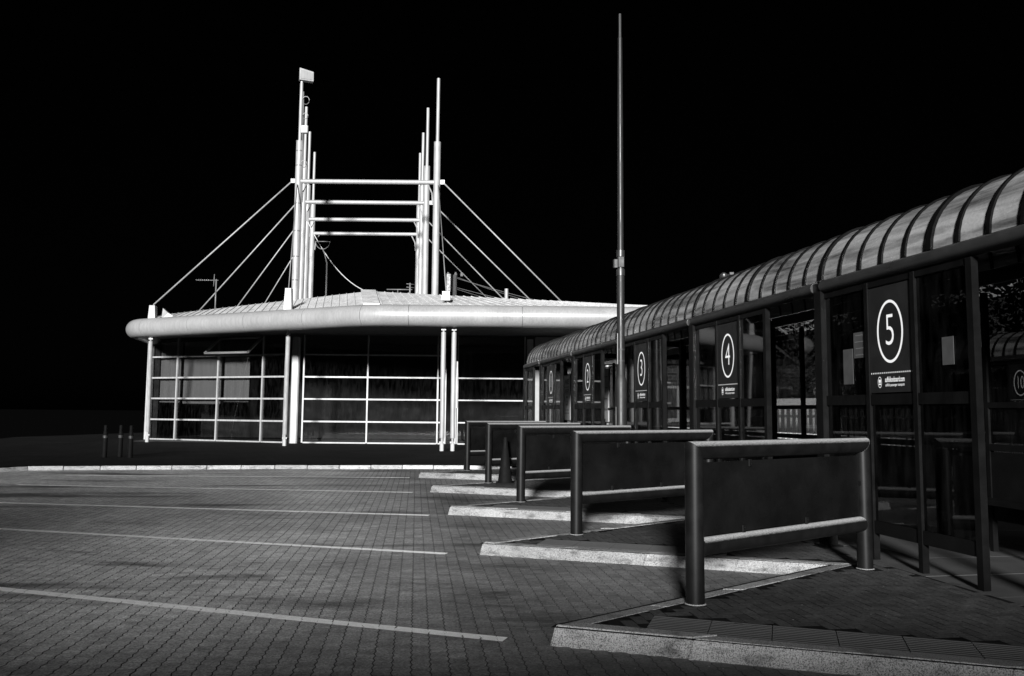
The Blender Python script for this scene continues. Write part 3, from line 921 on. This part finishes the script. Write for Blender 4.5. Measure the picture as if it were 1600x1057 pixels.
m = MB(); m.hexa([(-16.2, 38.2, 5.8), (-15.4, 38.3, 5.8), (-15.4, 38.5, 5.8), (-16.2, 38.4, 5.8)], [(-16.15, 38.2, 6.3), (-15.95, 38.3, 6.1), (-15.95, 38.5, 6.1), (-16.15, 38.4, 6.3)]); W(m, 'gusset', 'white_metal')
m = MB(); m.box((-2.7, 33.6, 6.25), (.34, .3, .2)); m.box((-2.7, 33.6, 6.45), (.3, .2, .14)); W(m, 'bracket', 'galvanised')
m = MB(); m.tube((-.27, 36.9, 6.5), (-.27, 36.9, 7.15), .085, n=10); W(m, 'roof_vent', 'white_metal')

# grey sheets inside the left glass face imitate the sky reflected in it
def reflection(f0, f1, z0, z1, label):
    p = Vector(WL0) + dL * (LL * f0) - nL * .35; q = Vector(WL0) + dL * (LL * f1) - nL * .35
    c = (p + q) / 2
    o = thing('reflection_panel', label, 'reflection', (c.x, c.y, z0), math.atan2(dL.y, dL.x), 'reflection panels inside the left glass face')
    w = (q - p).length
    m = MB(); n = 12
    vs_ = [(-w / 2 + w * i / n, .015 * math.sin(i * 1.7), z) for z in (0.03, z1 - z0) for i in range(n + 1)]
    m.add(vs_, [(i, i + 1, n + 2 + i, n + 1 + i) for i in range(n)]); m.build('reflection_sheet', 'reflection_grey', o, fix=False)
    MB().tube((-w / 2, 0, .015), (w / 2, 0, .015), .015, n=8).build('bottom_bar', 'aerial_metal', o)
    MB().tube((-w / 2, .04, z1 - z0), (w / 2, .04, z1 - z0), .04, n=8).build('top_bar', 'aerial_metal', o)
reflection(.02, .19, 1.98, 5.0, 'grey panel imitating reflected sky in the narrow leftmost glass column')
reflection(.205, .49, 1.92, 5.0, 'wide grey panel imitating reflected sky left of the open window')
reflection(.505, .68, 2.02, 5.0, 'grey panel imitating reflected sky below the open window')

# ------------------------------------------------------------------ mast frames on the roof
MF = [(38.0, -10.02, -3.57), (41.85, -10.75, -4.45), (45.7, -11.5, -5.10), (49.4, -12.1, -5.68)]
m_lab = ['front and tallest white mast frame, with cables on its left pole', 'second white mast frame from the front on the roof',
         'third white mast frame from the front on the roof', 'rearmost and lowest-looking white mast frame on the roof']
cab_R = [(2.25, 38.0, 6.75), (1.0, 41.85, 7.25), (-.5, 45.7, 7.9), (-1.55, 49.4, 8.5)]
for i, (y, xl, xr) in enumerate(MF):
    root = thing('mast_frame', m_lab[i], 'mast', ((xl + xr) / 2, y, 6.2), 0, 'white mast frames on the building roof')
    tz, kz, zz = 12.29, 14.2, 17.3
    for x in (xl, xr):
        po = W(MB().tube((x, y, 6.0), (x, y, kz), .16, n=18), 'pole', 'white_metal', root)
        W(MB().tube((x, y, kz), (x, y, zz if not (i == 0 and x == xl) else 17.0), .078, n=12), 'upper_pole', 'white_metal', po)
        W(MB().lathe((x, y, kz - .02), [(.17, 0), (.17, .03), (.08, .06)], 18), 'cap', 'white_metal', po)
        s_ = 1 if x == xl else -1
        m = MB(); m.box((x - s_ * .26, y, tz + .02), (.2, .05, .2)); W(m, 'cable_lug', 'white_metal', po)
        m = MB(); m.sweep([(x + s_ * .18, y, tz - 1.0), (x + s_ * .22, y, tz - .5), (x + s_ * .42, y, tz - .1)], .035, 6); W(m, 'knee_brace', 'white_metal', po)
    W(MB().tube((xl + .1, y, tz), (xr - .1, y, tz), .105, n=14), 'cross_tube', 'white_metal', root)
    e = Vector((-16.5, 37.98, 6.42)) if i == 0 else Vector((-16.9, y + .9 + .7 * i, 6.3))
    W(MB().tube((xl - .3, y, tz), e, .034, n=6), 'stay_cable', 'white_metal', root)
    W(MB().tube((xr + .3, y, tz), cab_R[i], .034, n=6), 'stay_cable', 'white_metal', root)
    if i == 0:
        W(MB().tube((xl, y - .22, tz - .2), (-9.42, 34.7, 6.75), .022, n=6), 'stay_rod', 'aerial_metal', root)
        W(MB().tube((xr + .1, y - .22, tz - .2), (-2.7, 33.6, 6.5), .022, n=6), 'stay_rod', 'aerial_metal', root)
        # data cables strapped to the left pole
        W(MB().sweep([(xl + .18, y - .06, 6.5), (xl + .19, y - .06, 9), (xl + .18, y - .06, 13.6), (xl + .14, y - .06, 14.6), (xl + .1, y, 16.6)], .03, 6), 'pole_cable', 'aerial_metal', root)
        m = MB()
        for z in (7.6, 8.7, 9.9, 11.2, 13.0, 13.7): m.lathe((xl, y, z), [(.166, 0), (.166, .05)], 16)
        W(m, 'strap', 'aerial_metal', root)
        W(MB().box((xl + .22, y - .05, 14.75), (.34, .2, .34), bev=.03), 'junction_box', 'white_metal', root)
        for z, r in ((16.15, .16), (15.4, .12), (13.1, .14)):
            W(MB().sweep([(xl + .24 + r * math.cos(t), y - .08, z + r * 1.2 * math.sin(t)) for t in [i_ * math.pi / 8 for i_ in range(17)]], .015, 5), 'cable_loop', 'aerial_metal', root)
fl_ = thing('floodlight', 'pale square floodlight on top of the tall left mast pole', 'floodlight', (-10.02, 38, 17.0), R(20))
MB().hexa([(-.12, -.16, .12), (.52, -.16, .12), (.52, .1, .12), (-.12, .1, .12)], [(-.12, -.1, .72), (.52, -.1, .60), (.52, .1, .60), (-.12, .1, .72)]).build('housing', 'white_metal', fl_)
MB().hexa([(-.06, -.172, .19), (.46, -.172, .18), (.46, -.150, .18), (-.06, -.150, .19)], [(-.06, -.125, .63), (.46, -.125, .54), (.46, -.10, .54), (-.06, -.10, .63)]).build('lens', 'fascia_metal', fl_)
MB().tube((0, 0, -.02), (0, 0, .16), .06, n=10).build('bracket', 'galvanised', fl_)

# aerials and roof gear
a1 = thing('roof_lamp', 'thin dark pole with a bowl shaped head behind the left masts', 'aerial', (-9.6, 42.5, 6.1))
MB().tube((0, 0, 0), (0, 0, 3.2), .05, .04, n=8).build('pole', 'aerial_metal', a1)
MB().sweep([(0, 0, 3.1), (-.12, 0, 3.6), (-.25, 0, 3.9)], .03, 6).build('arm', 'aerial_metal', a1)
MB().sweep([(-.25 + .38 * math.sin(t), 0, 4.3 - .42 * math.cos(t)) for t in [(-90 + i * 15) * math.pi / 180 for i in range(13)]], .02, 5).build('bowl', 'aerial_metal', a1)
MB().tube((-.6, 0, 4.28), (.1, 0, 4.28), .02, n=5).build('crossbar', 'aerial_metal', a1)
a2 = thing('television_aerial', 'small television aerial on a thin pole above the left roof edge', 'aerial', (-14.6, 40.6, 6.2))
MB().tube((0, 0, 0), (0, 0, 1.85), .035, n=8).build('pole', 'aerial_metal', a2)
MB().tube((.1, 0, 1.8), (-.95, -.1, 1.78), .02, n=6).build('boom', 'aerial_metal', a2)
for i in range(7): MB().tube((-.3 - .1 * i, -.04 - .22, 1.79), (-.3 - .1 * i, -.04 + .22, 1.79), .012, n=5).build('element', 'aerial_metal', a2)
MB().tube((-.1, 0, 2.1), (-.12, 0, 1.5), .02, n=5).build('reflector', 'aerial_metal', a2)
a3 = thing('roof_aerial', 'small horizontal aerial lying on the front roof edge', 'aerial', (-5.7, 37.4, 6.7))
MB().tube((0, 0, .45), (1.15, 0, .45), .025, n=6).build('boom', 'aerial_metal', a3)
MB().tube((.5, 0, 0), (.5, 0, .46), .02, n=6).build('mount', 'aerial_metal', a3)
MB().tube((1.05, 0, 0), (1.05, 0, .75), .04, n=6).build('mast', 'aerial_metal', a3)
for z in (.2, .55, .7): MB().tube((.9, -.1, z), (1.25, .1, z), .015, n=5).build('element', 'aerial_metal', a3)
c1 = MB(); P0, P1 = Vector((-11.42, 45.6, 12.1)), Vector((-5.4, 37.6, 6.95)); pts = []
for i in range(19):
    t = i / 18; p = P0.lerp(P1, t); p.z -= 2.2 * 4 * t * (1 - t) * .55; pts.append(p)
tag(c1.sweep(pts, .022, 5).build('drooping_cable', 'cable_grey'), 'loose cable drooping from the left masts to the front roof edge', 'cable')
pole = thing('telegraph_pole', 'dark telegraph pole with wires behind the right masts', 'pole', (-4.2, 60, 0))
MB().tube((0, 0, 0), (0, 0, 11.6), .2, .15, n=10).build('pole', 'wood_bark', pole)
MB().box((-.45, 0, 11.0), (.35, .3, 1.3), bev=.05).build('transformer', 'aerial_metal', pole)
for dx in (-.5, .05, .5):
    MB().lathe((dx, 0, 11.5), [(.1, 0), (.12, .15), (.06, .3)], 8).build('insulator', 'aerial_metal', pole)
for z0, z1, x1 in ((11.5, 9.9, 10), (11.4, 9.2, 15), (10.6, 9.0, 12), (10.7, 8.1, 19)):
    MB().sweep([(x1 * t, 8 * t, z0 + (z1 - z0) * t - 1.2 * t * (1 - t)) for t in [i / 10 for i in range(11)]], .022, 5).build('wire', 'aerial_metal', pole)

# ------------------------------------------------------------------ lamp column, cone, bollards
lc = thing('lamp_column', 'tall slim grey lamp column rising in front of the shelter', 'lamp post', (2.12, 16.15, PZ))
MB().lathe((0, 0, 0), [(.118, 0), (.115, 2.05), (.108, 2.14), (.078, 2.24)], 24).build('base', 'column_paint', lc)
MB().lathe((0, 0, 2.24), [(.077, 0), (.076, 1.95)], 20).build('lower_shaft', 'column_paint', lc)
MB().lathe((0, 0, 4.68), [(.062, 0), (.058, 2.6), (.045, 4.3), (.045, 4.35), (.036, 4.36), (.034, 4.85)], 18).build('upper_shaft', 'column_paint', lc)
MB().lathe((0, 0, 4.19), [(.085, 0), (.085, .12), (.07, .13), (.07, .37), (.082, .38), (.082, .5), (.063, .51)], 20).build('collar', 'eave_paint', lc)
m = MB(); m.box((-.10, -.04, 4.42), (.1, .1, .16), bev=.02); m.box((.0, -.085, 4.45), (.12, .04, .2), bev=.01); m.tube((-.13, -.04, 4.36), (-.13, -.04, 4.5), .02, n=8); m.build('clamp', 'black_rubber', lc)
MB().box((-.072, -.085, 1.0), (.12, .02, 1.25), R(40), bev=.008).build('access_door', 'column_paint', lc)
for z in (2.5, 2.72): MB().lathe((0, 0, z), [(.081, 0), (.081, .03)], 20).build('band', 'black_rubber', lc)
MB().box((-.07, -.05, 2.75), (.012, .03, .6)).build('conduit', 'aerial_metal', lc)

cone = thing('traffic_cone', 'dark traffic cone standing between the far barriers', 'cone', (-.12, 17.72, PZ))
MB().hexa([(-.2, -.2, 0), (.2, -.2, 0), (.2, .2, 0), (-.2, .2, 0)], [(-.185, -.185, .035), (.185, -.185, .035), (.185, .185, .035), (-.185, .185, .035)]).build('base', 'cone_plastic', cone)
MB().lathe((0, 0, .035), [(.165, 0), (.15, .03), (.045, .87), (.04, .93), (.028, .945)], 24).build('body', 'cone_plastic', cone)
MB().lathe((0, 0, .035), [(.115, .32), (.092, .52)], 24).build('sleeve', 'cone_plastic', cone)

b_l = ['leftmost of three dark bollards left of the building', 'middle one of three dark bollards left of the building', 'dark bollard closest to the building corner']
bo = thing('bollard', b_l[0], 'bollard', (-12.64, 26.1, PZ), 0, 'bollards by the building corner')
MB().lathe((0, 0, 0), [(.075, 0), (.075, .72), (.06, .74), (.06, .8), (.05, .81), (.05, .98), (.03, 1.0)], 16).build('shaft', 'cone_plastic', bo)
MB().lathe((0, 0, .6), [(.0765, 0), (.0765, .08)], 16).build('band', 'black_rubber', bo)
for i, p in enumerate(((-12.3, 26.4), (-11.75, 25.9))):
    o = copy_tree(bo); o.location = (p[0], p[1], PZ); o['label'] = b_l[i + 1]

# ------------------------------------------------------------------ things on and behind the shelter glass
def on_screen(k, off, z): p = SHELTER_O + SH * k + sh_n * off; return (p.x, p.y, z)
def notice(name, label, k0, k1, z0, z1, mat, off=-.012, lines=6):
    p = on_screen((k0 + k1) / 2, off, z0); w = abs(k1 - k0) * SHL; h = z1 - z0
    o = thing(name, label, 'notice', p, sh_rz, 'papers fixed to the shelter glass')
    MB().box((0, 0, h / 2), (w, .004, h)).build('sheet', mat, o)
    for i in range(lines):
        MB().box((0, -.0035, h * (.12 + .76 * i / max(1, lines - 1))), (w * random.uniform(.55, .8), .002, h * .025)).build('text_row', 'paper_grey', o)
notice('paper_notice', 'long white paper notice on the glass left of sign five', -.112, -.160, 1.97, 2.36, 'notice_paper', lines=0)
notice('grey_notice', 'grey notice beside the white paper left of sign five', -.166, -.222, 2.25, 2.53, 'notice_paper', lines=4)
notice('small_notice', 'small pale notice on the glass right of sign five', -.535, -.575, 2.10, 2.36, 'notice_paper', lines=0)
tc = thing('timetable_case', 'tall white timetable case on the rear wall left of the lamp column', 'notice', on_screen(3.45, 1.34, PZ), sh_rz)
MB().box((0, 0, 2.0), (.62, .06, 1.45), bev=.01).build('case', 'paper_white', tc)
for z in (1.6, 1.9, 2.2, 2.5): MB().box((0, -.035, z), (.5, .008, .03)).build('shelf_line', 'paper_grey', tc)
MB().box((0, -.02, .7), (.12, .05, 1.3)).build('stand', 'shelter_paint', tc)
po = thing('poster', 'white poster with heavy black lettering behind the glass near sign one', 'poster', on_screen(4.54, 1.30, PZ), sh_rz)
MB().box((0, 0, 2.0), (.8, .02, 1.45)).build('sheet', 'paper_white', po)
for body, sz, z in (('MAKE', .22, 2.5), ('WHY', .26, 2.18), ('GI', .42, 1.88)):
    flat_text(body, sz, .0, z, -.013, .8, .01, 'black_rubber', po)
for z in (2.34, 1.6, 1.5): MB().box((.0, -.012, z), (.6, .006, .03)).build('rule', 'paper_grey', po)
cc = thing('camera_pole', 'small dark dome camera on a bracket above the canopy', 'camera', (4.62, 18.0, PZ))
MB().tube((.1, 0, 0), (.1, 0, 4.45), .045, n=8).build('pole', 'eave_paint', cc)
MB().lathe((0.0, 0, 4.42), [(.02, 0), (.07, .03), (.09, .08), (.085, .13), (.03, .17)], 14).build('dome', 'eave_paint', cc)
MB().tube((-.2, 0, 4.38), (.22, 0, 4.60), .016, n=6).build('arm', 'eave_paint', cc)
MB().box((.17, 0, 4.57), (.1, .06, .05), bev=.01).build('tip', 'eave_paint', cc)

# pale fence, parked vans and trees on the far side
def fence(x0, y0, x1, y1, h):
    a, b = Vector((x0, y0)), Vector((x1, y1)); L = (b - a).length
    o = thing('picket_fence', 'pale upright picket fence seen through the shelter opening', 'fence', (x0, y0, 0), math.atan2(y1 - y0, x1 - x0))
    n = int(L / .16)
    pk = MB().box((0, 0, h / 2), (.10, .025, h)).mesh('picket', 'fence_paint')
    for i in range(n):
        c = link('picket', pk, o); c.location = ((i + .5) * .16, 0, random.uniform(-.01, .01))
    for z in (.35, h - .25): MB().box((L / 2, .04, z), (L, .05, .08)).build('fence_rail', 'paper_grey', o)
fence(6.0, 25.4, 15.5, 23.6, 1.85)
far = thing('brick_building', 'low brick building with white windows beyond the shelter', 'building', (13.5, 35.5, 0), R(-8))
FW = 19.0
def fb(name, c, d, mat, par=None): return MB().box(c, d).build(name, mat, par or far)
fb('wall', (0, 3, 1.9), (FW, 6, 3.8), 'far_brick'); fb('roof', (0, 3, 3.9), (FW + .5, 6.5, .2), 'shelter_paint')
for i in range(9):
    x = -FW / 2 + 1.1 + i * 2.1
    w = fb('window', (x, -.03, 2.1), (1.25, .08, 1.5), 'paper_white')
    for a in (-.3, .3):
        fb('pane', (x + a, -.075, 2.1), (.5, .012, 1.3), 'black_rubber', w)
    fb('sill', (x, -.09, 1.32), (1.4, .14, .06), 'paper_white', w)
for i in range(3): fb('drainpipe', (-FW / 2 + .15 + i * 6.3, -.06, 1.9), (.09, .09, 3.7), 'paper_white')
def make_van(label, loc, rz):
    o = thing('parked_van', label, 'van', loc, rz, 'vans parked behind the fence')
    prof = [(-2.3, .35), (2.2, .35), (2.35, .6), (2.3, .95), (1.75, 1.2), (1.05, 2.0), (.7, 2.14), (-1.9, 2.2), (-2.25, 2.05), (-2.35, .7)]
    n = len(prof); hw = .93
    m = MB()
    vs_ = [(x, s_ * (hw - max(0, z - 1.1) * .12), z) for s_ in (-1, 1) for x, z in prof]
    m.add(vs_, [tuple(range(n)), tuple(range(2 * n - 1, n - 1, -1))] + [(i, n + i, n + (i + 1) % n, (i + 1) % n) for i in range(n)])
    m.build('body', 'car_paint', o)
    for s_ in (-1, 1):
        for x in (-1.45, 1.45):
            w_ = MB(); w_.tube((x, s_ * .72, .34), (x, s_ * .96, .34), .34, n=20); w = w_.build('wheel', 'black_rubber', o)
            MB().tube((x, s_ * .955, .34), (x, s_ * .975, .34), .2, n=14).build('rim', 'galvanised', w)
        m = MB(); y = s_ * (hw - .045)
        m.hexa([(.15, y - .02, 1.3), (1.4, y - .02, 1.3), (1.4, y + .02, 1.3), (.15, y + .02, 1.3)], [(.15, y - .05, 1.92), (.85, y - .05, 1.92), (.85, y + .0, 1.92), (.15, y + .0, 1.92)])
        m.build('side_window', 'black_rubber', o)
        MB().box((2.3, s_ * .65, .85), (.1, .3, .16), bev=.03).build('headlight', 'sign_white', o)
    m = MB(); m.hexa([(1.72, -.78, 1.24), (1.76, -.78, 1.24), (1.76, .78, 1.24), (1.72, .78, 1.24)], [(1.09, -.72, 1.97), (1.13, -.72, 1.97), (1.13, .72, 1.97), (1.09, .72, 1.97)])
    m.build('windscreen', 'black_rubber', o)
make_van('white van behind the fence, left one of two', (8.4, 27.8, 0), R(-170))
make_van('white van behind the fence, right one of two', (13.4, 26.8, 0), R(-168))
def make_tree(label, x, y, h, r):
    o = thing('tree', label, 'tree', (x, y, 0), 0, 'dark trees beyond the shelter')
    MB().sweep([(0, 0, 0), (.05, 0, h * .25), (-.05, .05, h * .5), (.0, 0, h * .8)], [.2, .16, .11, .04], 8).build('trunk', 'wood_bark', o)
    m = MB()
    for i in range(7):
        a = i * 2.4; m.sweep([(0, 0, h * (.35 + .05 * i)), (.5 * r * math.cos(a), .5 * r * math.sin(a), h * (.5 + .05 * i)), (.85 * r * math.cos(a), .85 * r * math.sin(a), h * (.55 + .055 * i))], [.07, .045, .015], 6)
    m.build('limbs', 'wood_bark', o)['kind'] = 'stuff'
    m = MB(); clumps = [(random.gauss(0, .45) * r, random.gauss(0, .45) * r, h * random.uniform(.4, .95), random.uniform(.35, .6) * r) for _ in range(14)]
    for i in range(2600):
        cx, cy, cz, cr_ = random.choice(clumps)
        v = Vector((random.gauss(0, 1), random.gauss(0, 1), random.gauss(0, 1))).normalized() * cr_ * random.uniform(.6, 1)
        p = Vector((cx, cy, cz)) + v * Vector((1, 1, .75)).length / 1.6
        a = Vector((random.gauss(0, 1), random.gauss(0, 1), random.gauss(0, 1))).normalized(); b = a.orthogonal().normalized()
        l = random.uniform(.05, .11)
        m.add([p - a * l, p - b * l * .5, p + a * l, p + b * l * .5], [(0, 1, 2, 3)])
    c = m.build('crown', 'leaf', o, fix=False)
make_tree('dark leafy tree behind the fence, seen through the opening beside sign four', 10.8, 30.5, 6.0, 2.6)
make_tree('dark leafy tree farther right behind the fence', 17.5, 29.5, 6.0, 2.6)

# ------------------------------------------------------------------ unseen blocks added behind the viewer to shade the yard
def shade_block(label, x0, x1, y0, y1, h, nwin):
    root = thing('shade_building', label, 'building', ((x0 + x1) / 2, y0, 0), 0, 'unseen blocks added to shade the yard')
    w, d = x1 - x0, y0 - y1
    MB().box((0, -d / 2, h / 2), (w, d, h)).build('wall', 'brick_pale', root)
    MB().box((0, -d / 2, h + .1), (w + .4, d + .4, .2)).build('roof', 'dark_soffit', root)
    for i in range(nwin):
        x = -w / 2 + (i + .5) * w / nwin
        for z in [1.6 + 3.0 * q for q in range(max(1, int(h // 3)))]:
            f = MB().box((x, .03, z), (1.3, .06, 1.4)).build('window', 'white_metal', root)
            MB().box((x, .065, z), (1.16, .012, 1.26)).build('pane', 'window_glass', f)
shade_block('tall unseen brick block added to shade the left of the yard', -85, -12.9, -55, -70, 17.5, 16)
shade_block('low unseen brick block added to shade the foreground', -12.5, 30, -5, -14, 2.5, 10)
